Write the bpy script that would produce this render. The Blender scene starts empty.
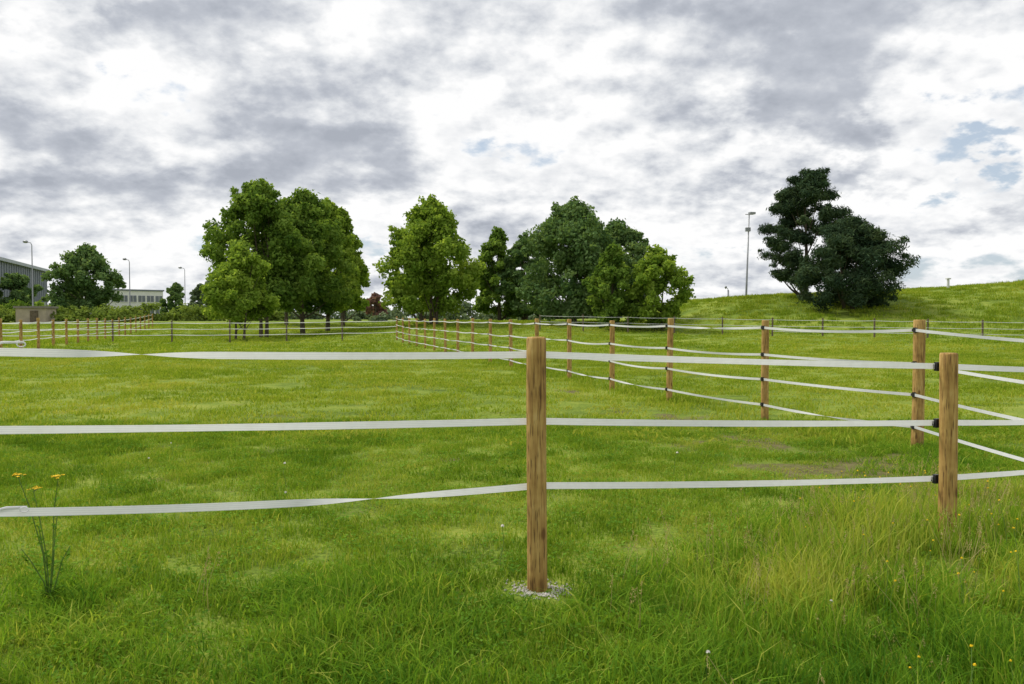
import bpy, math, random
import numpy as np
from mathutils import Vector
R = np.random.default_rng(7)
random.seed(7)
scene = bpy.context.scene
PI = math.pi

# ------------------------------------------------------------------ helpers
def S(a, b, x):
    t = np.clip((np.asarray(x, float)-a)/(b-a), 0, 1)
    return t*t*(3-2*t)
_grids = {}
def vnoise(x, y, scale, seed=0):
    if seed not in _grids:
        _grids[seed] = np.random.default_rng(1000+seed).random((256, 256))
    g = _grids[seed]
    x = np.asarray(x, float)/scale+500.3; y = np.asarray(y, float)/scale+500.7
    xi = np.floor(x).astype(int); yi = np.floor(y).astype(int)
    fx = x-xi; fy = y-yi
    fx = fx*fx*(3-2*fx); fy = fy*fy*(3-2*fy)
    a = g[xi % 256, yi % 256]; b = g[(xi+1) % 256, yi % 256]
    c = g[xi % 256, (yi+1) % 256]; d = g[(xi+1) % 256, (yi+1) % 256]
    return (a*(1-fx)+b*fx)*(1-fy)+(c*(1-fx)+d*fx)*fy
def fbm(x, y, scale, seed=0, o=3):
    r = 0; a = 1; t = 0
    for i in range(o):
        r = r+a*vnoise(x, y, scale/2**i, seed+i); t += a; a *= .5
    return r/t

def terrain(x, y):
    x = np.asarray(x, float); y = np.asarray(y, float)
    right = 1.12*S(42, 72, y)
    left = 1.05*S(58, 105, y)
    k = S(-17, -6, x)
    base = right*k+left*(1-k)
    crest = 3.0+np.clip(x-17, 0, 90)*0.058+0.8*(fbm(x, y, 14, 5)-.5)+.35*(fbm(x, y, 3.5, 9)-.5)
    hill = crest*S(9, 20, x)*S(47+3*vnoise(x, y, 9, 3), 76, y)*(1-.6*S(90, 160, y))
    h = np.maximum(base, hill)
    near = 1-S(30, 60, y)
    h = h+near*(0.05*(fbm(x, y, 2.2, 20)-.5)+0.03*(fbm(x, y, .6, 25)-.5))
    h = h+0.07*np.exp(-((x-2.9)**2/3+(y-5.2)**2/1.0))
    return h
def tz(x, y): return float(terrain(x, y))

def dirt(x, y):
    x = np.asarray(x, float); y = np.asarray(y, float)
    d = 0*x
    for cx, cy, rx, ry, a in [(3.4, 7.9, 1.5, .9, 1.1), (2.7, 9.6, 1.9, 1.1, .8), (2.2, 12.2, 1.8, 1.8, .7), (-.6, 8.3, .3, .2, .95),
                              (4.1, 8.4, .9, .8, 1.05), (-3.2, 7.3, .6, .35, .6), (-4.4, 8.6, .6, .5, .5), (-1.9, 10.6, .8, .5, .45), (1.2, 16, 1.6, 2, .5), (1.3, 7.3, .9, .4, .55)]:
        d = np.maximum(d, a*np.exp(-(((x-cx)/rx)**2+((y-cy)/ry)**2)))
    n = fbm(x, y, .35, 40, 3)
    spots = S(.64, .78, fbm(x, y, .5, 60, 3))*.45*(y > 5.0)*(1-S(14, 30, y))
    return np.clip(S(.3, .8, d*(.2+1.2*n))*.9+spots, 0, 1)

class Geo:
    def __init__(s, t0=.5): s.V = []; s.F = []; s.M = []; s.T = []; s.n = 0; s.t0 = t0
    def add(s, V, F, m=0, tint=None):
        V = np.asarray(V, float).reshape(-1, 3)
        if isinstance(F, np.ndarray): F = [F]
        for f in F:
            f = np.asarray(f, int)
            s.F.append(f+s.n); s.M.append(np.full(len(f), m, int))
        s.V.append(V); s.n += len(V)
        s.T.append(np.full(len(V), s.t0) if tint is None else np.asarray(tint, float))
    def mesh(s, name, mats, smooth=False):
        V = np.concatenate(s.V)
        me = bpy.data.meshes.new(name)
        me.vertices.add(len(V)); me.vertices.foreach_set('co', V.ravel())
        loops = np.concatenate([f.ravel() for f in s.F])
        tot = np.concatenate([np.full(len(f), f.shape[1], int) for f in s.F])
        st = np.concatenate([[0], np.cumsum(tot)[:-1]])
        me.loops.add(len(loops)); me.loops.foreach_set('vertex_index', loops.astype(np.int32))
        me.polygons.add(len(tot)); me.polygons.foreach_set('loop_start', st.astype(np.int32))
        me.polygons.foreach_set('loop_total', tot.astype(np.int32))
        me.polygons.foreach_set('material_index', np.concatenate(s.M).astype(np.int32))
        me.polygons.foreach_set('use_smooth', np.full(len(tot), smooth))
        for m in mats: me.materials.append(m)
        me.update(calc_edges=True); me.validate()
        a = me.attributes.new('tint', 'FLOAT', 'POINT'); a.data.foreach_set('value', np.concatenate(s.T).astype(np.float32))
        return me
    def build(s, name, mats, smooth=False, parent=None, loc=None):
        if loc is not None:
            s.V = [v-np.array(loc) for v in s.V]
        o = bpy.data.objects.new(name, s.mesh(name, mats, smooth))
        if loc is not None: o.location = loc
        scene.collection.objects.link(o)
        if parent: o.parent = parent
        return o
def empty(name, loc=(0, 0, 0)):
    o = bpy.data.objects.new(name, None); scene.collection.objects.link(o); o.empty_display_size = .3
    return o
def tube(g, pts, rad, seg=8, m=0, cap=True):
    pts = [np.array(p, float) for p in pts]; n = len(pts); V = []
    for i, p in enumerate(pts):
        d = pts[min(i+1, n-1)]-pts[max(i-1, 0)]; d = d/(np.linalg.norm(d)+1e-9)
        a = np.cross(d, [0, 1, 0] if abs(d[1]) < .9 else [1, 0, 0]); a /= np.linalg.norm(a); b = np.cross(d, a)
        for k in range(seg):
            t = 2*PI*k/seg
            V.append(p+rad[i]*(math.cos(t)*a+math.sin(t)*b))
    F = [[i*seg+k, i*seg+(k+1) % seg, (i+1)*seg+(k+1) % seg, (i+1)*seg+k] for i in range(n-1) for k in range(seg)]
    Fs = [np.array(F)]
    if cap: Fs.append(np.array([[(n-1)*seg+k for k in range(seg)]]))
    g.add(V, Fs, m)
def box(g, c, s, m=0, rot=0, bev=0):
    x, y, z = [v/2 for v in s]
    V = np.array([[-x, -y, -z], [x, -y, -z], [x, y, -z], [-x, y, -z], [-x, -y, z], [x, -y, z], [x, y, z], [-x, y, z]])
    ca, sa = math.cos(rot), math.sin(rot)
    V = np.stack([V[:, 0]*ca-V[:, 1]*sa, V[:, 0]*sa+V[:, 1]*ca, V[:, 2]], 1)+np.array(c)
    g.add(V, np.array([[3, 2, 1, 0], [4, 5, 6, 7], [0, 1, 5, 4], [1, 2, 6, 5], [2, 3, 7, 6], [3, 0, 4, 7]]), m)

# ------------------------------------------------------------------ materials
def newmat(name):
    m = bpy.data.materials.new(name); m.use_nodes = True; m.node_tree.nodes.clear()
    return m, m.node_tree
def noise(t, vec, scale, detail=4, rough=.55, dist=0):
    n = t.nodes.new('ShaderNodeTexNoise')
    n.inputs['Scale'].default_value = scale; n.inputs['Detail'].default_value = detail
    n.inputs['Roughness'].default_value = rough; n.inputs['Distortion'].default_value = dist
    if vec is not None: t.links.new(vec, n.inputs['Vector'])
    return n.outputs['Fac']
def ramp(t, fac, stops):
    r = t.nodes.new('ShaderNodeValToRGB'); e = r.color_ramp.elements
    while len(e) < len(stops): e.new(.5)
    for i, (p, c) in enumerate(stops):
        e[i].position = p; e[i].color = (*c, 1)
    t.links.new(fac, r.inputs['Fac']); return r.outputs['Color']
def mix(t, fac, a, b, mode='MIX'):
    n = t.nodes.new('ShaderNodeMix'); n.data_type = 'RGBA'; n.blend_type = mode
    for s, v in ((n.inputs[0], fac), (n.inputs[6], a), (n.inputs[7], b)):
        if isinstance(v, (int, float)): s.default_value = v
        elif isinstance(v, tuple): s.default_value = (*v, 1)
        else: t.links.new(v, s)
    return n.outputs[2]
def mth(t, op, a, b=0.0, clamp=False):
    n = t.nodes.new('ShaderNodeMath'); n.operation = op; n.use_clamp = clamp
    for i, v in enumerate((a, b)):
        if isinstance(v, (int, float)): n.inputs[i].default_value = v
        else: t.links.new(v, n.inputs[i])
    return n.outputs[0]
def maprange(t, v, a, b, c, d, smooth=False):
    n = t.nodes.new('ShaderNodeMapRange'); n.clamp = True
    if smooth: n.interpolation_type = 'SMOOTHSTEP'
    t.links.new(v, n.inputs[0])
    for i, q in enumerate((a, b, c, d)): n.inputs[i+1].default_value = q
    return n.outputs[0]
def pos(t, scale=None):
    g = t.nodes.new('ShaderNodeNewGeometry').outputs['Position']
    if scale is None: return g
    m = t.nodes.new('ShaderNodeMapping'); m.inputs['Scale'].default_value = scale
    t.links.new(g, m.inputs['Vector']); return m.outputs['Vector']
def bump(t, h, s, d=.02):
    b = t.nodes.new('ShaderNodeBump'); b.inputs['Strength'].default_value = s; b.inputs['Distance'].default_value = d
    t.links.new(h, b.inputs['Height']); return b.outputs['Normal']
def out_principled(t, col, rough=.7, normal=None, spec=.3, metallic=0):
    p = t.nodes.new('ShaderNodeBsdfPrincipled')
    if isinstance(col, tuple): p.inputs['Base Color'].default_value = (*col, 1)
    else: t.links.new(col, p.inputs['Base Color'])
    p.inputs['Roughness'].default_value = rough; p.inputs['Specular IOR Level'].default_value = spec
    p.inputs['Metallic'].default_value = metallic
    if normal is not None: t.links.new(normal, p.inputs['Normal'])
    o = t.nodes.new('ShaderNodeOutputMaterial'); t.links.new(p.outputs[0], o.inputs[0]); return p
def simple(name, col, rough=.6, var=.15, scale=3, spec=.3, metallic=0):
    m, t = newmat(name)
    f = noise(t, pos(t), scale, 4)
    c = ramp(t, f, [(.3, tuple(v*(1-var) for v in col)), (.7, tuple(min(1, v*(1+var)) for v in col))])
    out_principled(t, c, rough, bump(t, f, .1), spec, metallic); return m
def leafmat(name, c1, c2, c3, trans=.35, inst=False):
    m, t = newmat(name)
    a = t.nodes.new('ShaderNodeAttribute'); a.attribute_name = 'tint'; s = a.outputs['Fac']
    if inst:
        b = t.nodes.new('ShaderNodeAttribute'); b.attribute_name = 'itint'
        s = mth(t, 'ADD', s, b.outputs['Fac'])
    c = ramp(t, s, [(0.0, c1), (.5, c2), (1.0, c3)])
    d = t.nodes.new('ShaderNodeBsdfDiffuse'); tr = t.nodes.new('ShaderNodeBsdfTranslucent')
    t.links.new(c, d.inputs[0])
    ct = mix(t, 1.0, c, (1.25, 1.15, .65), 'MULTIPLY'); t.links.new(ct, tr.inputs[0])
    m1 = t.nodes.new('ShaderNodeMixShader'); m1.inputs[0].default_value = trans
    t.links.new(d.outputs[0], m1.inputs[1]); t.links.new(tr.outputs[0], m1.inputs[2])
    o = t.nodes.new('ShaderNodeOutputMaterial'); t.links.new(m1.outputs[0], o.inputs[0]); return m

# ground
M_ground, t = newmat('ground_grass')
P = pos(t)
n1 = noise(t, P, .18, 2); n2 = noise(t, P, 1.7, 3); n3 = noise(t, P, 26, 3, .7)
sm = mth(t, 'ADD', mth(t, 'ADD', mth(t, 'MULTIPLY', n1, .3), mth(t, 'MULTIPLY', n2, .3)), mth(t, 'MULTIPLY', n3, .4))
gc = ramp(t, sm, [(.40, (.075, .12, .016)), (.5, (.17, .24, .03)), (.60, (.29, .32, .055))])
at = t.nodes.new('ShaderNodeAttribute'); at.attribute_name = 'dirt'
dm = maprange(t, mth(t, 'ADD', at.outputs['Fac'], mth(t, 'MULTIPLY', mth(t, 'SUBTRACT', n3, .5), 1.2)), .25, .75, 0, .85, True)
dc = ramp(t, noise(t, P, 9, 4, .7), [(.3, (.08, .065, .03)), (.7, (.20, .165, .085))])
col = mix(t, dm, gc, dc)
out_principled(t, col, .95, bump(t, mth(t, 'ADD', n3, n2), .9, .03), .1)

M_grass = leafmat('grass_blade', (.08, .17, .014), (.21, .335, .028), (.42, .45, .09), .45, True)
M_grass_far = leafmat('grass_blade_far', (.13, .22, .018), (.265, .365, .034), (.43, .45, .08), .40, True)
M_grass_tall = leafmat('grass_tall', (.07, .18, .018), (.20, .355, .030), (.45, .49, .09), .48, True)
M_clover = leafmat('clover_leaf', (.07, .16, .02), (.13, .27, .03), (.24, .39, .05), .32, True)
M_straw = leafmat('grass_seed_stalk', (.30, .26, .10), (.44, .38, .16), (.55, .49, .22), .3, True)
M_bark = simple('bark', (.10, .08, .055), .9, .4, 6)
M_leaf_a = leafmat('maple_leaves', (.07, .14, .026), (.16, .265, .046), (.27, .39, .08), .46)
M_leaf_b = leafmat('lime_leaves', (.11, .20, .027), (.235, .355, .052), (.36, .48, .09), .48)
M_leaf_c = leafmat('dark_leaves', (.06, .12, .043), (.13, .22, .075), (.22, .32, .125), .40)
M_pine = leafmat('pine_needles', (.022, .044, .026), (.052, .09, .046), (.11, .155, .07), .22)
M_red = leafmat('copper_leaves', (.16, .10, .09), (.24, .14, .12), (.3, .18, .14), .3)
M_hedge = leafmat('hedge_leaves', (.12, .18, .04), (.2, .28, .055), (.28, .36, .09), .35)
M_leaf_hazed = leafmat('haze_tinted_leaves', (.12, .17, .10), (.17, .23, .13), (.23, .29, .17), .3)  # aerial haze painted into the leaf colour: paler and bluer

M_wood, t = newmat('post_wood')
tc = t.nodes.new('ShaderNodeTexCoord')
mp = t.nodes.new('ShaderNodeMapping'); mp.inputs['Scale'].default_value = (1, 1, .06); t.links.new(tc.outputs['Object'], mp.inputs['Vector'])
g1 = noise(t, mp.outputs[0], 55, 5, .6, .4); g2 = noise(t, tc.outputs['Object'], 5, 3); g3 = noise(t, mp.outputs[0], 130, 2, .5)
mp2 = t.nodes.new('ShaderNodeMapping'); mp2.inputs['Scale'].default_value = (1, 1, .45); t.links.new(tc.outputs['Object'], mp2.inputs['Vector'])
vo = t.nodes.new('ShaderNodeTexVoronoi'); vo.inputs['Scale'].default_value = 9; t.links.new(mp2.outputs[0], vo.inputs['Vector'])
knot = maprange(t, vo.outputs['Distance'], .08, .2, 1, 0, True)
base = ramp(t, mth(t, 'ADD', mth(t, 'MULTIPLY', g1, .55), mth(t, 'MULTIPLY', g2, .45)), [(.36, (.17, .09, .028)), (.46, (.34, .20, .06)), (.56, (.48, .31, .10)), (.68, (.58, .42, .18))])
c = mix(t, mth(t, 'MULTIPLY', knot, .85), base, (.12, .05, .016))
crack = maprange(t, g3, .34, .39, 1, 0)
c = mix(t, mth(t, 'MULTIPLY', crack, .7), c, (.07, .035, .014))
out_principled(t, c, .75, bump(t, mth(t, 'SUBTRACT', g1, crack), .5, .006), .25)

M_tape, t = newmat('poly_tape')
at = t.nodes.new('ShaderNodeAttribute'); at.attribute_name = 'across'
st = mth(t, 'SINE', mth(t, 'MULTIPLY', at.outputs['Fac'], 2*PI*4))
c = mix(t, maprange(t, st, .3, .95, 0, .4), (.84, .84, .86), (.55, .56, .60))
nn = noise(t, pos(t), 18, 3)
c = mix(t, maprange(t, nn, .45, .75, 0, .3), c, (.62, .62, .60))
d = t.nodes.new('ShaderNodeBsdfDiffuse'); tr = t.nodes.new('ShaderNodeBsdfTranslucent'); t.links.new(c, d.inputs[0]); t.links.new(c, tr.inputs[0])
ms = t.nodes.new('ShaderNodeMixShader'); ms.inputs[0].default_value = .45; t.links.new(d.outputs[0], ms.inputs[1]); t.links.new(tr.outputs[0], ms.inputs[2])
o = t.nodes.new('ShaderNodeOutputMaterial'); t.links.new(ms.outputs[0], o.inputs[0])
M_black = simple('black_plastic', (.02, .02, .022), .4)
M_dark_post = simple('weathered_wood', (.13, .10, .07), .9, .3, 5)
M_metal = simple('galvanised_steel', (.25, .26, .27), .45, .1, 4, .5, .5)
M_stone = simple('gravel_stone', (.5, .47, .43), .8, .35, 40)
M_conc = simple('concrete', (.38, .32, .25), .9, .15, 1.5)
M_concd = simple('concrete_dark', (.2, .18, .16), .9, .15, 1.5)
M_hall = simple('metal_cladding', (.15, .17, .205), .6, .06, .3)
M_hall2 = simple('cladding_trim', (.30, .33, .37), .5, .05, .3)
M_white = simple('painted_render', (.65, .65, .64), .8, .05, .5)
M_glass = simple('window_glass', (.09, .11, .13), .12, .2, .4, .8)
M_yellow = simple('yellow_petals', (.8, .55, .01), .7, .15, 20)
M_whitefl = simple('white_clover_flower', (.7, .68, .6), .8, .1, 30)
M_stem = simple('plant_stem', (.11, .19, .035), .7, .2, 10)

# ------------------------------------------------------------------ ground
def axis(lo_dense, hi_dense, step, lo, hi, gr=1.09):
    a = list(np.arange(lo_dense, hi_dense+1e-6, step))
    s = step; v = a[-1]
    while v < hi: s *= gr; v += s; a.append(v)
    s = step; v = a[0]
    while v > lo: s *= gr; v -= s; a.insert(0, v)
    return np.array(a)
xs = axis(-9, 9, .15, -3000, 3000, 1.055); ys = axis(2, 14, .13, -400, 4000, 1.045)
X, Y = np.meshgrid(xs, ys); Z = terrain(X, Y)
V = np.stack([X, Y, Z], -1).reshape(-1, 3); nx = len(xs); ny = len(ys)
i, j = np.meshgrid(np.arange(nx-1), np.arange(ny-1)); b = (j*nx+i).ravel()
g = Geo(); g.add(V, np.stack([b, b+1, b+1+nx, b+nx], 1))
ground = g.build('ground', [M_ground], True)
a = ground.data.attributes.new('dirt', 'FLOAT', 'POINT'); a.data.foreach_set('value', dirt(V[:, 0], V[:, 1]).astype(np.float32))

# ------------------------------------------------------------------ grass
def blades(g, n, Rad, h0, h1, w, lean, m=0, seed=0, zoff=0):
    r = np.random.default_rng(seed)
    a = r.random(n)*2*PI; rr = Rad*np.sqrt(r.random(n))
    bx = rr*np.cos(a); by = rr*np.sin(a); h = h0+(h1-h0)*r.random(n)**1.4
    yaw = r.random(n)*2*PI; ww = w*(.6+.8*r.random(n))
    sx, sy = np.cos(yaw)*ww/2, np.sin(yaw)*ww/2
    la = r.random(n)*2*PI; L = lean*(.2+r.random(n))*h; lx, ly = np.cos(la)*L, np.sin(la)*L
    z0 = np.full(n, -.015)
    P = np.stack([np.stack([bx-sx, by-sy, z0], 1), np.stack([bx+sx, by+sy, z0], 1),
                  np.stack([bx-sx*.85+lx*.3, by-sy*.85+ly*.3, h*.55], 1), np.stack([bx+sx*.85+lx*.3, by+sy*.85+ly*.3, h*.55], 1),
                  np.stack([bx+lx, by+ly, h*(1-.25*lean*r.random(n))], 1)], 1).reshape(-1, 3)
    k = np.arange(n)*5
    ti = r.normal(size=n)*.15+(r.random(n) < .07)*.5
    g.add(P, [np.stack([k, k+1, k+3, k+2], 1), np.stack([k+2, k+3, k+4], 1)], m, np.repeat(ti, 5))
def diamonds(g, C, Nn, size, m=0, asp=.6, r=None, tint=None):
    n = len(C); r = r or R
    Nn = Nn/(np.linalg.norm(Nn, axis=1, keepdims=True)+1e-9)
    q = r.normal(size=(n, 3)); U = np.cross(Nn, q); U /= np.linalg.norm(U, axis=1, keepdims=True)+1e-9; W = np.cross(Nn, U)
    s = np.asarray(size).reshape(-1, 1)*np.ones((n, 1))
    P = np.stack([C-U*s, C-W*s*asp, C+U*s, C+W*s*asp], 1).reshape(-1, 3)
    k = np.arange(n)*4
    if tint is None: tint = g.t0+r.normal(size=n)*.15
    g.add(P, np.stack([k, k+1, k+2, k+3], 1), m, np.repeat(tint, 4))
def source_coll(name, geos, mats):
    c = bpy.data.collections.new(name)
    for q, g in enumerate(geos):
        o = bpy.data.objects.new(name+'_part', g.mesh(name+'_part', mats)); c.objects.link(o)
    return c
def instancer(name, x, y, scale, coll, zs=None, tilt=.12, tint=None):
    n = len(x); z = terrain(x, y)
    me = bpy.data.meshes.new(name); me.vertices.add(n)
    me.vertices.foreach_set('co', np.stack([x, y, z], 1).astype(np.float32).ravel())
    rot = np.stack([R.normal(size=n)*tilt, R.normal(size=n)*tilt, R.random(n)*2*PI], 1).astype(np.float32)
    zs = scale if zs is None else zs
    sc = np.stack([scale, scale, zs], 1).astype(np.float32)
    a = me.attributes.new('rot', 'FLOAT_VECTOR', 'POINT'); a.data.foreach_set('vector', rot.ravel())
    a = me.attributes.new('scl', 'FLOAT_VECTOR', 'POINT'); a.data.foreach_set('vector', sc.ravel())
    ti = (np.full(n, .5) if tint is None else tint)+R.normal(size=n)*.06
    a = me.attributes.new('itint', 'FLOAT', 'POINT'); a.data.foreach_set('value', ti.astype(np.float32))
    ob = bpy.data.objects.new(name, me); scene.collection.objects.link(ob)
    ng = bpy.data.node_groups.new(name+'_gn', 'GeometryNodeTree')
    ng.interface.new_socket('Geometry', in_out='INPUT', socket_type='NodeSocketGeometry')
    ng.interface.new_socket('Geometry', in_out='OUTPUT', socket_type='NodeSocketGeometry')
    gi = ng.nodes.new('NodeGroupInput'); go = ng.nodes.new('NodeGroupOutput')
    ip = ng.nodes.new('GeometryNodeInstanceOnPoints'); ci = ng.nodes.new('GeometryNodeCollectionInfo')
    ci.inputs['Collection'].default_value = coll; ci.inputs['Separate Children'].default_value = True; ci.inputs['Reset Children'].default_value = True
    na = ng.nodes.new('GeometryNodeInputNamedAttribute'); na.data_type = 'FLOAT_VECTOR'; na.inputs['Name'].default_value = 'rot'
    nb = ng.nodes.new('GeometryNodeInputNamedAttribute'); nb.data_type = 'FLOAT_VECTOR'; nb.inputs['Name'].default_value = 'scl'
    er = ng.nodes.new('FunctionNodeEulerToRotation'); rl = ng.nodes.new('GeometryNodeRealizeInstances')
    L = ng.links.new
    L(gi.outputs[0], ip.inputs['Points']); L(ci.outputs[0], ip.inputs['Instance']); ip.inputs['Pick Instance'].default_value = True
    L(na.outputs['Attribute'], er.inputs[0]); L(er.outputs[0], ip.inputs['Rotation']); L(nb.outputs['Attribute'], ip.inputs['Scale'])
    L(ip.outputs[0], rl.inputs[0]); L(rl.outputs[0], go.inputs[0])
    mod = ob.modifiers.new('scatter', 'NODES'); mod.node_group = ng
    return ob
def scatter(y0, y1, k, pad, dens, xmin=None, xmax=None):
    # uniform scatter on a wide fan-shaped field
    W = k*y1+pad; n = int(2*W*(y1-y0)*dens)
    x = (R.random(n)*2-1)*W; y = y0+R.random(n)*(y1-y0)
    ok = np.abs(x) < k*y+pad
    return x[ok], y[ok]
def talln(x, y):   # 0 grazed .. 1 long grass outside the paddock
    edge = np.where(x < .3, 4.35+.12*(x-.3), 4.35+.78*np.clip(x-.5, 0, 2.8))
    t = 1-S(-.35, .55, y-edge+ .9*(vnoise(x, y, .5, 70)-.5))
    # strip of rank grass below the side fence
    dx = x-(3.67-.278*(y-11.6)); strip = np.exp(-(dx/.45)**2)*(y > 7.5)*.45
    c = np.exp(-(((x-4.6)/.9)**2+((y-8.6)/1.6)**2))*.9
    pit = 1-.97*np.exp(-((x-.15)**2/.05+(y-4.26)**2/.035))
    return np.maximum(t, np.maximum(strip, c))*pit

src = []
for q in range(6):
    g = Geo(0); blades(g, 90, .17, .018, .06, .0052, .9, 0, 10+q)
    if q % 2:
        r = np.random.default_rng(q); n = 24; C = np.stack([r.normal(size=n)*.07, r.normal(size=n)*.07, .015+.03*r.random(n)], 1)
        diamonds(g, C, np.stack([r.normal(size=n)*.4, r.normal(size=n)*.4, np.ones(n)], 1), .010, 1, .85, r)
    src.append(g)
c_short = source_coll('lawn_clump', src, [M_grass, M_clover])
src = []
for q in range(6):
    g = Geo(0); blades(g, 75, .15, .05, .19, .0058, .95, 0, 30+q); blades(g, 30, .15, .02, .07, .006, .9, 0, 50+q)
    src.append(g)
c_tall = source_coll('long_grass_clump', src, [M_grass_tall])
src = []
for q in range(4):
    g = Geo(0); blades(g, 70, .36, .03, .11, .016, .9, 0, 70+q); src.append(g)
c_mid = source_coll('field_tuft', src, [M_grass_far])
src = []
for q in range(4):
    g = Geo(0); blades(g, 60, .6, .05, .20, .04, .8, 0, 90+q); src.append(g)
c_far = source_coll('field_tuft_coarse', src, [M_grass_far])
def tn(x, y, sc, seed, amp, mid=.5): return mid+amp*(fbm(x, y, sc, seed)-.5)

x, y = scatter(2.2, 11.5, .72, 1.5, 64)
dr = dirt(x, y)
pit = np.exp(-((x-.15)**2/.03+(y-4.28)**2/.02))
keep = R.random(len(x)) > np.maximum(dr*.85, pit)
x, y, dr = x[keep], y[keep], dr[keep]
lush = fbm(x, y, .32, 80)
instancer('lawn_grass', x, y, .75+.5*R.random(len(x)), c_short, (.5+1.35*lush**1.7)*(.75+.5*R.random(len(x)))*(1-.4*dr),
          tint=tn(x, y, .9, 200, .7, .47)+.6*(.5-lush)+.3*dr)
x, y = scatter(2.2, 11.5, .72, 1.5, 48)
tl = talln(x, y); keep = R.random(len(x)) < tl*.94
x, y, tl = x[keep], y[keep], tl[keep]
rt = .74+.70*S(.2, 2.2, x)*(y < 7)
clump = .34+1.25*fbm(x, y, .4, 85)
instancer('long_grass', x, y, .8+.5*R.random(len(x)), c_tall, clump*rt*(.5+.5*tl)*(.7+.6*R.random(len(x))),
          tint=tn(x, y, .8, 210, .9, .44)+.22*S(.5, 2, x)*(y < 7)*S(3.2, 4.2, y)-.10*S(4.2, 3.2, y))
x, y = scatter(9.5, 36, .69, 2.5, 8.5)
dr = dirt(x, y)
keep = (R.random(len(x)) > dr*.9) & (fbm(x, y, 1.2, 90) > .34)
x, y, dr = x[keep], y[keep], dr[keep]
strip = np.exp(-((x-(3.67-.278*(y-11.6)))/.5)**2)
instancer('field_grass', x, y, .6+.6*R.random(len(x)), c_mid, (.40+.7*fbm(x, y, 1.0, 92))*(1+1.0*strip)*(1-.5*dr),
          tint=tn(x, y, 1.8, 220, .9, .5)-.15*strip+.3*dr)
x, y = scatter(34, 92, .70, 6, 1.5)
hillk = S(14, 20, x)*S(50, 58, y)
instancer('rough_grass', x, y, .6+.6*R.random(len(x)), c_far, (.35+.6*fbm(x, y, 3, 95))*(1+1.3*hillk), tint=tn(x, y, 6, 230, .9, .5)-.04*hillk)

# seed stalks and wild flowers
def stalk(seed, hgt):
    r = np.random.default_rng(seed); g = Geo(0)
    for q in range(4):
        bx, by = r.normal(size=2)*.05; lx, ly = r.normal(size=2)*.06; h = hgt*(.7+.5*r.random())
        tube(g, [(bx, by, 0), (bx+lx*.4, by+ly*.4, h*.5), (bx+lx, by+ly, h)], [.0014, .0012, .0008], 3)
        n = 14; s = r.random(n)
        C = np.stack([bx+lx+r.normal(size=n)*.004, by+ly+r.normal(size=n)*.004, h-.005-.06*s], 1)
        diamonds(g, C, r.normal(size=(n, 3))*[1, 1, .3], .006, 0, .35, r)
    return g
c_st = source_coll('seed_stalk', [stalk(q, .28) for q in range(5)], [M_straw])
x, y = scatter(2.3, 7.5, .72, 1.5, 24)
w = talln(x, y)*(.10+.8*S(.3, 1.8, x))*S(.3, .6, fbm(x, y, .8, 99))*(.45+.55*S(3.2, 4.2, y)); k = R.random(len(x)) < w
x, y = x[k], y[k]
instancer('grass_seed_heads', x, y, .6+.6*R.random(len(x)), c_st)
def flower(seed, hgt, mt, sc=1.0):
    r = np.random.default_rng(seed); g = Geo()
    tube(g, [(0, 0, 0), (.01, 0, hgt*.6), (.0, .012, hgt)], [.0015, .0012, .001], 4, 0)
    n = 16; D = r.normal(size=(n, 3)); D[:, 2] = np.abs(D[:, 2])
    D /= np.linalg.norm(D, axis=1, keepdims=True)
    diamonds(g, np.array([0, .012, hgt])+D*.006*sc, D, .0055*sc, mt, .7, r)
    return g
cy = source_coll('yellow_wildflower', [flower(q, .2+.05*q, 1, .75) for q in range(3)], [M_stem, M_yellow])
x, y = scatter(2.6, 7, .72, 1.5, 26)
k = (R.random(len(x)) < .9*S(.8, 2.2, x)*S(.42, .58, fbm(x, y, .7, 33))*talln(x, y)) | (R.random(len(x)) < .005)
instancer('yellow_wildflowers', x[k], y[k], .75+.5*R.random(k.sum()), cy)
cw = source_coll('white_clover_head', [flower(9+q, .10+.03*q, 1) for q in range(3)], [M_stem, M_whitefl])
x, y = scatter(2.6, 9, .72, 1.5, 3)
k = R.random(len(x)) < (.05+.5*S(1.2, 2.2, x)*(y < 4.6))
instancer('white_clover_flowers', x[k], y[k], 1.0+.8*R.random(k.sum()), cw)

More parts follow.
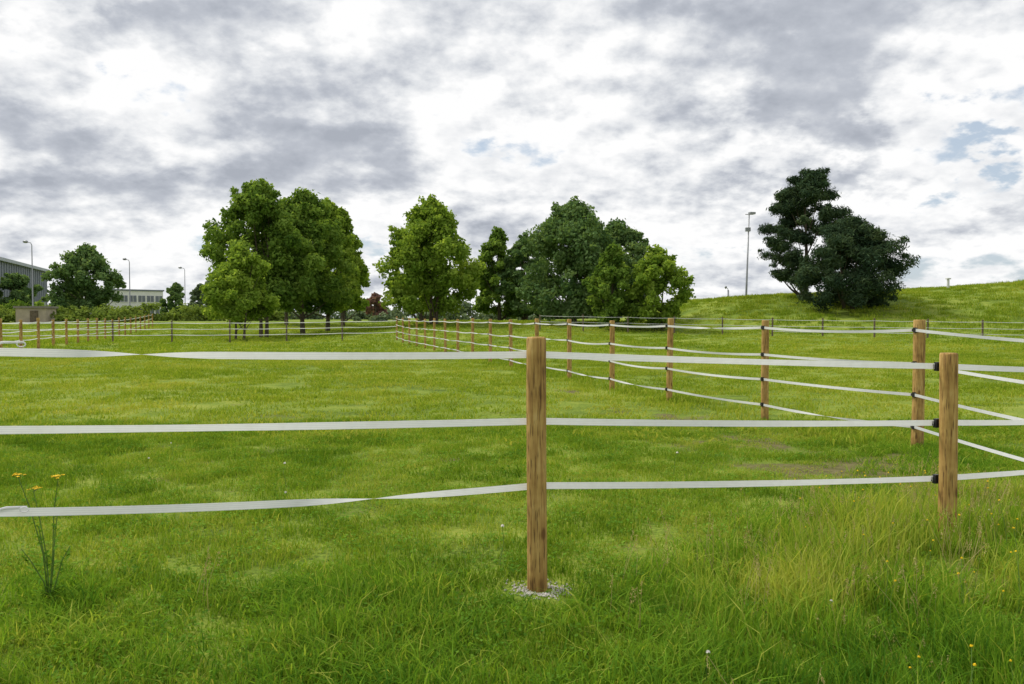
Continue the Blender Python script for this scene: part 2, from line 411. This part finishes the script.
# ------------------------------------------------------------------ fences
def post(parent, x, y, ztop, r=.055, zb=None, mat=None, seg=20, lean=(0, 0)):
    g = Geo(); z0 = (tz(x, y) if zb is None else zb)-.25
    n = 16; H = ztop-z0; ph = random.random()*6
    pts = []; rad = []
    for i in range(n+1):
        s = i/n
        pts.append((x+.004*math.sin(3*s+ph)+lean[0]*s*H, y+.004*math.cos(4*s+ph)+lean[1]*s*H, z0+s*(H-.012))); rad.append(r*(1.03-.05*s+.012*math.sin(7*s+ph)))
    pts.append((pts[-1][0], pts[-1][1], ztop-.003)); rad.append(r*.93)
    pts.append((pts[-1][0], pts[-1][1], ztop)); rad.append(r*.86)
    tube(g, pts, rad, seg)
    o = g.build('post', [mat or M_wood], True, parent, loc=(x, y, z0))
    p = o.data.polygons[len(o.data.polygons)-1]; p.use_smooth = False
    return o
def tapes(parent, segs, w=.038, mat=None):
    g = Geo(); acc = []
    for (p0, p1, sag, tw) in segs:
        p0 = np.array(p0, float); p1 = np.array(p1, float); n = 48; d = p1-p0; L = np.linalg.norm(d[:2])
        side = np.array([-d[1], d[0], 0])/L; V = []
        ph = random.random()*6
        for i in range(n+1):
            s = i/n; c = p0+d*s; c[2] -= 4*sag*s*(1-s)
            th = .4*math.sin(5*s+ph)*math.sin(PI*s)
            for (a, b, turns) in tw: th += turns*PI*float(S(a, b, s))
            up = np.array([0, 0, 1])*math.cos(th)+side*math.sin(th)
            V += [c-up*w/2, c, c+up*w/2]; acc += [0, .5, 1]
        F = [[3*i+k, 3*i+3+k, 3*i+4+k, 3*i+1+k] for i in range(n) for k in (0, 1)]
        g.add(V, np.array(F))
    o = g.build('tape', [mat or M_tape], True, parent)
    a = o.data.attributes.new('across', 'FLOAT', 'POINT'); a.data.foreach_set('value', np.array(acc, dtype=np.float32))
    return o
def insul(parent, lst):
    g = Geo()
    for (x, y, z, ang) in lst:
        box(g, (x, y, z), (.034, .026, .058), 0, ang)
        box(g, (x, y+.014*math.cos(ang), z), (.07, .012, .03), 0, ang)
    g.build('insulators', [M_black], False, parent)

# front fence: corner-gate side, middle post, right post, far corner
F1 = empty('paddock_fence')
A = (-2.62, 3.42); P0 = (.137, 4.36); P1 = (2.83, 5.15); P9 = (5.0, 6.0)
post(F1, *P0, 1.396, .0545); post(F1, *P1, 1.274, .055); post(F1, *A, 1.42); post(F1, *P9, 1.30)
off = .066
hA = (1.36, 1.005, .64); h0 = (1.297, .925, .563); h1 = (1.183, .812, .445); h9 = (1.09, .73, .42)
sg = []; ins = []
for k in range(3):
    a = (A[0], A[1]+off, hA[k]); b = (P0[0], P0[1]+off, h0[k]); c = (P1[0], P1[1]+off, h1[k]); d = (P9[0], P9[1]+off, h9[k])
    tw = [[(.12, .45, 1)], [], [(.45, .85, 1)]][k]
    sg += [(a, b, (.016, .008, .035)[k], tw), (b, c, (.006, .01, .012)[k], []), (c, d, .01, [])]
    ins += [(b[0], b[1]-.004, b[2], .3), (c[0], c[1]-.004, c[2], .3)]
    ins += [(P1[0]-.05, P1[1]+.045, h1[k], .3)]
tapes(F1, sg); insul(F1, ins)
g = Geo()   # gate handle + knotted cord at the left end
for zz in (1.385, .632):
    tube(g, [(-2.62, 3.47, zz-.03), (-2.45, 3.53, zz-.03), (-2.30, 3.6, zz+.005), (-2.22, 3.62, zz+.004)], [.006, .007, .006, .005], 8)
    tube(g, [(-2.22+.02*math.cos(q*PI/5), 3.6, zz-.004+.012*math.sin(q*PI/5)) for q in range(11)], [.003]*11, 6)
g.build('gate_handles', [M_tape], True, F1)

# side fence running away
F2 = empty('paddock_fence')
P2 = (4.72, 9.25); row = [(P2[0], P2[1], 1.48, .066)]
for k in range(16):
    yy = 11.6+2.48*k; xx = 3.70 if k == 0 else 3.49-.703*k
    row.append((xx, yy, 1.47+.02*math.sin(k*2.1)+tz(xx, yy)*.9, .054))
for (xx, yy, zt, r) in row: post(F2, xx, yy, zt, r, seg=14, lean=(random.uniform(-.012, .012), 0))
hs = (1.36, .97, .61, .24)
sg = []; ins = []
pts = [(P9[0], P9[1], 1.28, .05)]+row
for q in range(len(pts)-1):
    a, b = pts[q], pts[q+1]
    for k in range(4):
        za = hs[k]+ (-.0 if q else -.10)+tz(a[0], a[1])*(.9 if a[1] > 30 else 0); zb = hs[k]+tz(b[0], b[1])*(.9 if b[1] > 30 else 0)
        sg.append(((a[0]-.062, a[1]-.03, za), (b[0]-.062, b[1]-.03, zb), random.uniform(.01, .04) if q else .02, [(.2, .8, 1)] if (q > 0 and random.random() < .3) else []))
        if q < 8: ins.append((b[0]-.058, b[1]-.035, zb, -1.2))
tapes(F2, sg, .034); insul(F2, ins)
def fence_line(a, b, step, hgt, r, mat, hs, wt, name='paddock_fence'):
    E = empty(name); a = np.array(a, float); b = np.array(b, float)
    n = max(1, int(round(np.linalg.norm(b-a)/step))); P = [a+(b-a)*i/n for i in range(n+1)]
    sg = []
    for i, p in enumerate(P):
        post(E, p[0], p[1], tz(*p)+hgt*random.uniform(.96, 1.04), r, mat=mat, seg=8)
        if i < n:
            q = P[i+1]
            for h in hs: sg.append(((p[0], p[1]-r, tz(*p)+h), (q[0], q[1]-r, tz(*q)+h), .03, []))
    tapes(E, sg, wt)
e = row[-1]
fence_line((e[0], e[1]), (-33, 45), 3.2, 1.35, .05, M_dark_post, (1.2, .85, .5), .04)
fence_line((-21.2, 33), (-37, 82), 3.0, 1.45, .07, M_wood, (1.3, .9, .5), .04)
fence_line((-21.2, 33), (-19, 18), 3.0, 1.4, .06, M_wood, (1.3, .9, .5), .04)
fence_line((2, 57), (17, 52), 3.0, 1.2, .05, M_dark_post, (1.1, .7), .03, 'field_fence')
fence_line((17, 52), (50, 44), 3.0, 1.25, .06, M_dark_post, (1.1, .7, .35), .03, 'field_fence')

# gravel at the foot of the post
g = Geo()
for q in range(420):
    a = random.random()*2*PI; rr = .05+abs(random.gauss(0, .055)); s = random.uniform(.003, .008)
    cx, cy = P0[0]+rr*math.cos(a)*1.3+.02, P0[1]-.04+rr*math.sin(a); cz = tz(cx, cy)+.002+s*.5
    D = np.array([[1, 0, 0], [-1, 0, 0], [0, 1, 0], [0, -1, 0], [0, 0, 1], [0, 0, -1]])*s*R.uniform(.6, 1.3, (6, 1))
    g.add(D+np.array([cx, cy, cz]), np.array([[0, 2, 4], [2, 1, 4], [1, 3, 4], [3, 0, 4], [2, 0, 5], [1, 2, 5], [3, 1, 5], [0, 3, 5]]))
g.build('gravel', [M_stone])

# ragwort plant
g = Geo(); bx, by = -2.42, 4.12; bz = tz(bx, by)
r = np.random.default_rng(3)
for (tx, ty, th) in [(-.16, .02, .66), (.07, -.02, .66), (-.10, .05, .58), (.03, .05, .50), (-.03, -.03, .42), (.1, .03, .3), (-.12, -.03, .3)]:
    pts = [(bx, by, bz), (bx+tx*.25+.01, by+ty*.3, bz+th*.4), (bx+tx*.6, by+ty*.7, bz+th*.75), (bx+tx, by+ty, bz+th)]
    tube(g, pts, [.004, .0035, .003, .002], 6, 0)
    for q in range(26):
        s = r.random()*.95; p = np.array(pts[0])*(1-s)+np.array(pts[3])*s; a = r.random()*2*PI; L = .06*(1.25-s)
        tip = p+np.array([math.cos(a)*L, math.sin(a)*L, .02]); sd = np.array([-math.sin(a), math.cos(a), 0])*.009
        g.add([p, (p+tip)/2+sd, tip, (p+tip)/2-sd], np.array([[0, 1, 2, 3]]), 2)
    if th > .55:
        for q in range(9):
            a = r.random()*2*PI; L = .035*r.random()**.5; c = np.array(pts[3])+np.array([math.cos(a)*L, math.sin(a)*L, .012+.012*r.random()])
            tube(g, [pts[3], tuple(c)], [.0012, .001], 3, 0, False)
            n = 10; D = r.normal(size=(n, 3))*[.4, .4, .2]+[0, 0, 1]
            ang = np.arange(n)*2*PI/n
            diamonds(g, c+np.stack([np.cos(ang)*.006, np.sin(ang)*.006, 0*ang], 1), D, .006, 1, .6, r)
g.build('ragwort_plant', [M_stem, M_yellow, M_clover])

# ------------------------------------------------------------------ trees
def crown(g, blobs, nleaf, size, m, asp=.65, r=None, flat=.8, up=.3):
    B = np.array(blobs); w = B[:, 3]**2; w /= w.sum()
    k = r.choice(len(B), nleaf, p=w)
    D = r.normal(size=(nleaf, 3)); D /= np.linalg.norm(D, axis=1, keepdims=True)
    rad = B[k, 3]*(r.random(nleaf)**.38)*(1+.16*r.normal(size=nleaf))
    C = B[k, :3]+D*rad[:, None]*np.array([1, 1, flat])
    Nn = D*.7+r.normal(size=(nleaf, 3))*.7+np.array([0, 0, up])
    bt = r.normal(size=len(B))*.17
    diamonds(g, C, Nn, size*(.6+.8*r.random(nleaf)), m, asp, r, tint=.5+bt[k]+r.normal(size=nleaf)*.17)
def tree(name, x, y, H, W, z0=.2, nb=70, nl=20000, ls=.17, leaf=None, seed=0, tr=.22, prof='round', fl=.8, asp=.65, stems=1, br=(.065, .12), skew=(0, 0)):
    r = np.random.default_rng(seed); g = Geo(); zb = tz(x, y)
    ph = r.random(4)*6
    nb = int(nb*1.35)
    def pr(s):
        if prof == 'round': return math.sin(PI*min(1, max(0, (.14+.86*s))**.85))**.55
        if prof == 'egg': return math.sin(PI*min(1, (.2+.8*s)))**.6*(1.05-.2*s)
        if prof == 'pine': return (.6+1.3*s if s < .3 else 1.0)*(1.0 if s < .5 else max(.3, 1-1.45*(s-.5)**1.3))
        return 1
    blobs = []
    for q in range(nb):
        s = (q+.5)/nb; s = s**.95; a = r.random()*2*PI
        rb = W*r.uniform(*br)
        env = W/2*pr(s)*(1+.10*math.sin(2*a+ph[0])+.1*math.sin(3*a+ph[1]+4*s)+.08*math.sin(9*s+ph[2]+a))
        rr = max(0, env-rb*.8)*(r.random()**.4)
        z = zb+H*z0+rb*fl*.8+(H*(1-z0)-rb*fl*1.7)*s
        blobs.append((x+rr*math.cos(a)+skew[0]*s, y+rr*math.sin(a)+skew[1]*s, z, rb))
    # small stray sprays for an uneven outline
    for q in range(int(nb*.8)):
        b = blobs[r.integers(nb)]; dx, dy = b[0]-x, b[1]-y; L = math.hypot(dx, dy)+.01
        blobs.append((b[0]+dx/L*b[3]*.8, b[1]+dy/L*b[3]*.8, b[2]+b[3]*r.uniform(-.6, 1.0), b[3]*r.uniform(.28, .5)))
    crown(g, blobs, nl, ls, 1, asp, r, fl)
    for st in range(stems):
        ox = (st-(stems-1)/2)*.5+r.normal()*.05; oy = r.normal()*.2*(stems > 1)
        n = 7; top = H*.8; pts = []; rad = []
        lx, ly = ox*2+skew[0]*.7, skew[1]*.7
        for i in range(n+1):
            s = i/n; pts.append((x+ox+(lx)*s*s+.12*math.sin(3*s+ph[3]), y+oy+ly*s+.1*math.cos(4*s), zb-.1+top*s)); rad.append(tr*(1.25 if i == 0 else 1)*(1-.85*s)/math.sqrt(stems))
        tube(g, pts, rad, 8, 0)
        for q in range(16//stems):
            b = blobs[r.integers(nb)]; s = min(.75, max(z0*.9, (b[2]-zb)/H-.22)); i = min(n-1, int(s/.8*n)); p = np.array(pts[i])
            e = np.array(b[:3]); mid = p*.5+e*.5+np.array([0, 0, -.05*H*.3])
            tube(g, [tuple(p), tuple(mid), tuple(e)], [rad[i]*.45, rad[i]*.28, .015], 5, 0, False)
    return g.build(name, [M_bark, leaf], False, loc=(x, y, zb))

# left group (avenue)
tree('maple_tree', -17.9, 52.5, 6.4, 5.4, .17, 60, 18000, .11, M_leaf_b, 1, .12, 'egg', stems=2)
tree('maple_tree', -19.2, 61, 12.0, 8.4, .15, 90, 34000, .14, M_leaf_a, 2, .2, 'round', stems=2)
tree('maple_tree', -17.3, 66, 12.1, 8.8, .15, 80, 30000, .15, M_leaf_a, 3, .2, 'round')
tree('maple_tree', -17.2, 74, 12.2, 7.2, .14, 70, 24000, .16, M_leaf_b, 4, .2, 'egg')
tree('maple_tree', -18.0, 84, 12.4, 6.8, .14, 60, 16000, .19, M_leaf_b, 5, .2, 'egg')
tree('maple_tree', -21.0, 99, 11.0, 7, .12, 50, 12000, .22, M_leaf_b, 6, .2, 'egg')
tree('maple_tree', -25, 88, 12, 8.0, .14, 50, 14000, .20, M_leaf_a, 7, .2, 'egg')
# centre and right groups
tree('lime_tree', -6.5, 65, 10.3, 8.8, .08, 90, 34000, .14, M_leaf_b, 11, .22, 'egg', stems=2)
tree('lime_tree', -9.3, 80, 9.3, 6, .10, 40, 10000, .2, M_leaf_a, 12, .2, 'egg')
tree('lime_tree', -1.5, 86, 10.1, 6.2, .05, 60, 16000, .18, M_leaf_a, 13, .2, 'egg')
tree('lime_tree', 1.4, 84, 9.0, 6.0, .04, 50, 13000, .18, M_leaf_c, 18, .2, 'round')
tree('ash_tree', 5.2, 66, 10.2, 10.6, .04, 100, 38000, .145, M_leaf_c, 14, .25, 'round')
tree('ash_tree', 9.2, 70, 9.0, 8.2, .04, 70, 24000, .15, M_leaf_c, 15, .22, 'round')
tree('lime_tree', 7.3, 58, 6.3, 4.6, .03, 50, 14000, .12, M_leaf_a, 16, .12, 'egg')
tree('lime_tree', 10.5, 57.5, 6.1, 5.6, .03, 60, 18000, .12, M_leaf_b, 17, .13, 'round', stems=2)
# pines on the mound
tree('pine_tree', 25.8, 70, 11.3, 9.0, .10, 90, 48000, .19, M_pine, 21, .24, 'pine', fl=.6, asp=.22, br=(.055, .11))
tree('pine_tree', 27.2, 64, 7.5, 9.0, .0, 85, 46000, .18, M_pine, 24, .22, 'round', fl=.7, asp=.22, br=(.06, .12), stems=2)
# left distance
tree('oak_tree', -64, 120, 11.5, 11, .08, 60, 16000, .25, M_leaf_c, 31, .3, 'round')
tree('oak_tree', -84, 135, 8, 9, .0, 40, 9000, .3, M_leaf_c, 32, .3, 'round')
tree('round_bush', -54.8, 130, 6.2, 5, .0, 35, 8000, .25, M_leaf_c, 33, .2, 'egg')
tree('oak_tree', -57, 150, 7.5, 8, .0, 35, 8000, .3, M_leaf_hazed, 34, .2, 'round')
tree('copper_beech_tree', -25.7, 150, 5.2, 5, .1, 30, 5000, .25, M_red, 35, .2, 'round')

def mass(name, x0, y0, x1, y1, h0, h1, dep, nb, nl, ls, mat, seed):
    r = np.random.default_rng(seed); g = Geo(); B = []
    for q in range(nb):
        s = r.random(); hh = h0+(h1-h0)*float(vnoise(s*40, seed, 3, seed)); xx = x0+(x1-x0)*s+r.normal()*dep; yy = y0+(y1-y0)*s+r.normal()*dep
        rb = hh*r.uniform(.25, .45); B.append((xx, yy, tz(xx, yy)+r.random()*(hh-rb), rb))
    crown(g, B, nl, ls, 0, .65, r)
    return g.build(name, [mat])
mass('distant_tree_line', -170, 215, 40, 235, 4, 8.0, 3, 260, 30000, .5, M_leaf_hazed, 50)
mass('hedge', -80, 110, -34, 116, 1.6, 3.4, .5, 170, 20000, .2, M_hedge, 51)
mass('hedge', -72, 95, -48, 100, .9, 2.2, .4, 70, 9000, .17, M_hedge, 52)
mass('hedge', -95, 125, -70, 128, 2.5, 5.5, 1, 80, 11000, .26, M_leaf_a, 53)
mass('shrubs', -22, 118, 6, 120, .8, 2.0, .8, 50, 5000, .25, M_leaf_hazed, 54)

# ------------------------------------------------------------------ buildings
W = empty('warehouse_building')
p0 = np.array([-84., 120.]); p1 = np.array([-105., 180.]); d = (p1-p0); L = np.linalg.norm(d); ang = math.atan2(d[1], d[0]); c = (p0+p1)/2
nrm = np.array([math.sin(ang), -math.cos(ang)]);  nrm = nrm if nrm[0] > 0 else -nrm
cc = c-nrm*20; zb = 1.0
g = Geo(); box(g, (cc[0], cc[1], zb+5.4), (L, 40, 10.8), 0, ang); g.build('walls', [M_hall], parent=W)
g = Geo(); box(g, (cc[0], cc[1], zb+11.1), (L+1.2, 41.2, .6), 0, ang); g.build('roof_edge', [M_hall2], parent=W)
g = Geo()
for k in range(12):
    q = p0+d*(k+.5)/12+nrm*.02; box(g, (q[0], q[1], zb+3.2), (3.2, .12, 2.0), 0, ang)
g.build('windows', [M_glass], parent=W)
g = Geo()
for k in range(37):
    q = p0+d*k/36+nrm*.05; box(g, (q[0], q[1], zb+5.5), (.12, .1, 10.6), 0, ang)
g.build('cladding_ribs', [M_hall], parent=W)

W = empty('office_building')
p0 = np.array([-102., 198.]); p1 = np.array([-91., 208.]); d = p1-p0; L = np.linalg.norm(d); ang = math.atan2(d[1], d[0])
nrm = np.array([math.sin(ang), -math.cos(ang)]); c = (p0+p1)/2-nrm*6; zb = 1.0
g = Geo(); box(g, (c[0], c[1], zb+3.7), (L, 12, 7.4), 0, ang); g.build('walls', [M_white], parent=W)
g = Geo(); box(g, (c[0], c[1], zb+7.6), (L+.5, 12.5, .35), 0, ang); g.build('roof', [M_hall], parent=W)
g = Geo(); g2 = Geo()
for zf in (2.0, 5.4):
    for k in range(7):
        q = p0+d*(k+.5)/7+nrm*.03; box(g, (q[0], q[1], zb+zf), (L/7*.78, .14, 1.6), 0, ang)
        q2 = p0+d*(k+.5)/7+nrm*.08; box(g2, (q2[0], q2[1], zb+zf), (.08, .1, 1.6), 0, ang); box(g2, (q2[0], q2[1], zb+zf-.86), (L/7*.82, .2, .1), 0, ang)
for zf in (2.0, 5.4):
    for k in range(4):
        q = p0-nrm*(1.5+3*k)-d/L*.03; box(g, (q[0], q[1], zb+zf), (.14, 2.2, 1.6), 0, ang)
g.build('windows', [M_glass], parent=W); g2.build('window_frames', [M_white], parent=W)

W = empty('concrete_shelter')
bx, by = -58.5, 98; zb = tz(bx, by)-.6
g = Geo(); box(g, (bx, by, zb+1.15), (3.4, 3, 2.3), 0, .15); g.build('walls', [M_conc], parent=W)
g = Geo(); box(g, (bx, by, zb+2.42), (3.8, 3.4, .25), 0, .15); g.build('roof_slab', [M_concd], parent=W)
g = Geo(); box(g, (bx+.6, by-1.46, zb+1.0), (.9, .12, 2.0), 0, .15); g.build('door', [M_dark_post], parent=W)

# ------------------------------------------------------------------ lamps
def lamp(x, y, ztop, arm=-1.2, r=.09, name='street_lamp'):
    E = empty(name); zb = tz(x, y)-.2
    g = Geo(); tube(g, [(x, y, zb), (x, y, zb+1.2), (x, y, zb+1.25), (x, y, ztop-.4), (x+arm*.12, y, ztop-.1), (x+arm*.5, y, ztop)], [r*1.4, r*1.35, r, r*.6, r*.5, r*.45], 8)
    g.build('pole', [M_metal], True, E)
    g = Geo()
    tube(g, [(x+arm*.42, y, ztop), (x+arm*.55, y, ztop+.03), (x+arm*.85, y, ztop+.05), (x+arm, y, ztop+.02)], [.07, .17, .17, .06], 8)
    g.build('lantern', [M_metal], True, E)
lamp(-59.5, 99, 10.9, -1.1); lamp(-57.5, 120, 10.3, -1.0); lamp(-61.5, 150, 10.9, -1.2)
E = empty('floodlight_mast'); x, y = 25.2, 85.; zt = 12.5
g = Geo(); tube(g, [(x-.25, y, tz(x, y)-.2), (x, y, zt)], [.12, .06], 8); g.build('mast', [M_metal], True, E)
g = Geo(); tube(g, [(x-.4, y, zt), (x+.4, y, zt)], [.04, .04], 6); box(g, (x+.3, y, zt+.12), (.6, .5, .22), 0, .2); box(g, (x-.12, y, zt-1.6), (.5, .35, .4), 0, 0); g.build('floodlights', [M_metal], False, E)
lamp(24.4, 90, 4.9, -.4, .07)
E = empty('marker_post'); x, y = 41., 75.
g = Geo(); tube(g, [(x, y, tz(x, y)-.2), (x, y, tz(x, y)+.8), (x, y, tz(x, y)+.85)], [.12, .12, .05], 8); box(g, (x, y, tz(x, y)+.9), (.35, .35, .12), 0); g.build('post', [M_white], False, E)

# ------------------------------------------------------------------ light
az, el = math.radians(-62), math.radians(52)
sd = Vector((math.sin(az)*math.cos(el), math.cos(az)*math.cos(el), math.sin(el)))
sun = bpy.data.lights.new('sun', 'SUN'); sun.energy = 3.1; sun.angle = math.radians(12); sun.color = (1, .95, .86)
so = bpy.data.objects.new('sun', sun); scene.collection.objects.link(so); so.rotation_euler = sd.to_track_quat('Z', 'Y').to_euler(); so.location = (0, 0, 30)

w = bpy.data.worlds.new('World'); scene.world = w; w.use_nodes = True; t = w.node_tree; t.nodes.clear()
sky = t.nodes.new('ShaderNodeTexSky'); sky.sky_type = 'NISHITA'; sky.sun_disc = False; sky.sun_elevation = el; sky.sun_rotation = az
tc = t.nodes.new('ShaderNodeTexCoord'); D = tc.outputs['Generated']
sp = t.nodes.new('ShaderNodeSeparateXYZ'); t.links.new(D, sp.inputs[0])
zc = mth(t, 'ADD', mth(t, 'MAXIMUM', sp.outputs[2], 0.0), .38)
cb = t.nodes.new('ShaderNodeCombineXYZ'); t.links.new(mth(t, 'DIVIDE', sp.outputs[0], zc), cb.inputs[0]); t.links.new(mth(t, 'DIVIDE', sp.outputs[1], zc), cb.inputs[1])
cb.inputs[2].default_value = 3.7
def shifted(v, off):
    n = t.nodes.new('ShaderNodeVectorMath'); n.operation = 'ADD'; t.links.new(v, n.inputs[0]); n.inputs[1].default_value = off; return n.outputs[0]
na = noise(t, cb.outputs[0], 2.7, 8, .57, .0)
nb_ = noise(t, shifted(cb.outputs[0], (-.02, -.045, 0)), 2.7, 7, .57, .0)
puff = noise(t, cb.outputs[0], 7.5, 5, .55, .0)
wob = mth(t, 'MULTIPLY', mth(t, 'SUBTRACT', puff, .5), .34)
dens = mth(t, 'ADD', na, mth(t, 'MULTIPLY', mth(t, 'SUBTRACT', puff, .5), .10))
for (a_, e_, r_, amp) in [(-13, 15, 12, .11), (18.6, 17, 14, .11), (-32, 10, 8, .06), (5, 14, 6, .05), (30, 21, 8, .05), (12, 8, 6, .04),
                          (3.5, 20.5, 5, -.05), (-21, 13.5, 6, -.06), (-2, 12, 5, -.06), (12, 6.5, 9, -.02), (30, 5, 8, -.03), (-28.5, 20, 6.5, -.15), (-20, 21, 5, -.08), (18.0, 10.5, 6.0, -.19), (27.7, 11.2, 5.5, -.14), (-9.2, 4, 4, -.10)]:
    a_, e_ = math.radians(a_), math.radians(e_)
    n = t.nodes.new('ShaderNodeVectorMath'); n.operation = 'DISTANCE'; t.links.new(D, n.inputs[0]); n.inputs[1].default_value = (math.sin(a_)*math.cos(e_), math.cos(a_)*math.cos(e_), math.sin(e_))
    dens = mth(t, 'ADD', dens, maprange(t, mth(t, 'ADD', n.outputs['Value'], wob), 0, math.radians(r_), amp, 0, True))
relief = mth(t, 'MULTIPLY', mth(t, 'SUBTRACT', nb_, na), 2.6)
cov = maprange(t, dens, .31, .39, 0, 1, True)
br = mth(t, 'ADD', maprange(t, dens, .42, .68, .90, .22, True), relief, True)
cc = ramp(t, br, [(0, (.41, .44, .50)), (.25, (.52, .55, .61)), (.6, (.77, .79, .82)), (.92, (1.0, 1.0, 1.0))])
skys = t.nodes.new('ShaderNodeVectorMath'); skys.operation = 'SCALE'; t.links.new(sky.outputs[0], skys.inputs[0]); skys.inputs['Scale'].default_value = .10
skym = mix(t, .6, skys.outputs[0], (.66, .75, .86))
allc = mix(t, cov, skym, cc)
bg = t.nodes.new('ShaderNodeBackground'); bg.inputs['Strength'].default_value = 1.0; t.links.new(allc, bg.inputs[0])
o = t.nodes.new('ShaderNodeOutputWorld'); t.links.new(bg.outputs[0], o.inputs[0])

# ------------------------------------------------------------------ camera
cam = bpy.data.cameras.new('camera'); cam.lens = 28; cam.sensor_width = 36; cam.clip_end = 9000; cam.clip_start = .05
co = bpy.data.objects.new('camera', cam); scene.collection.objects.link(co)
co.location = (0, 0, 1.5); co.rotation_euler = (math.radians(90-1.73), 0, 0)
scene.camera = co
scene.view_settings.view_transform = 'Standard'; scene.view_settings.look = 'None'; scene.view_settings.exposure = 0
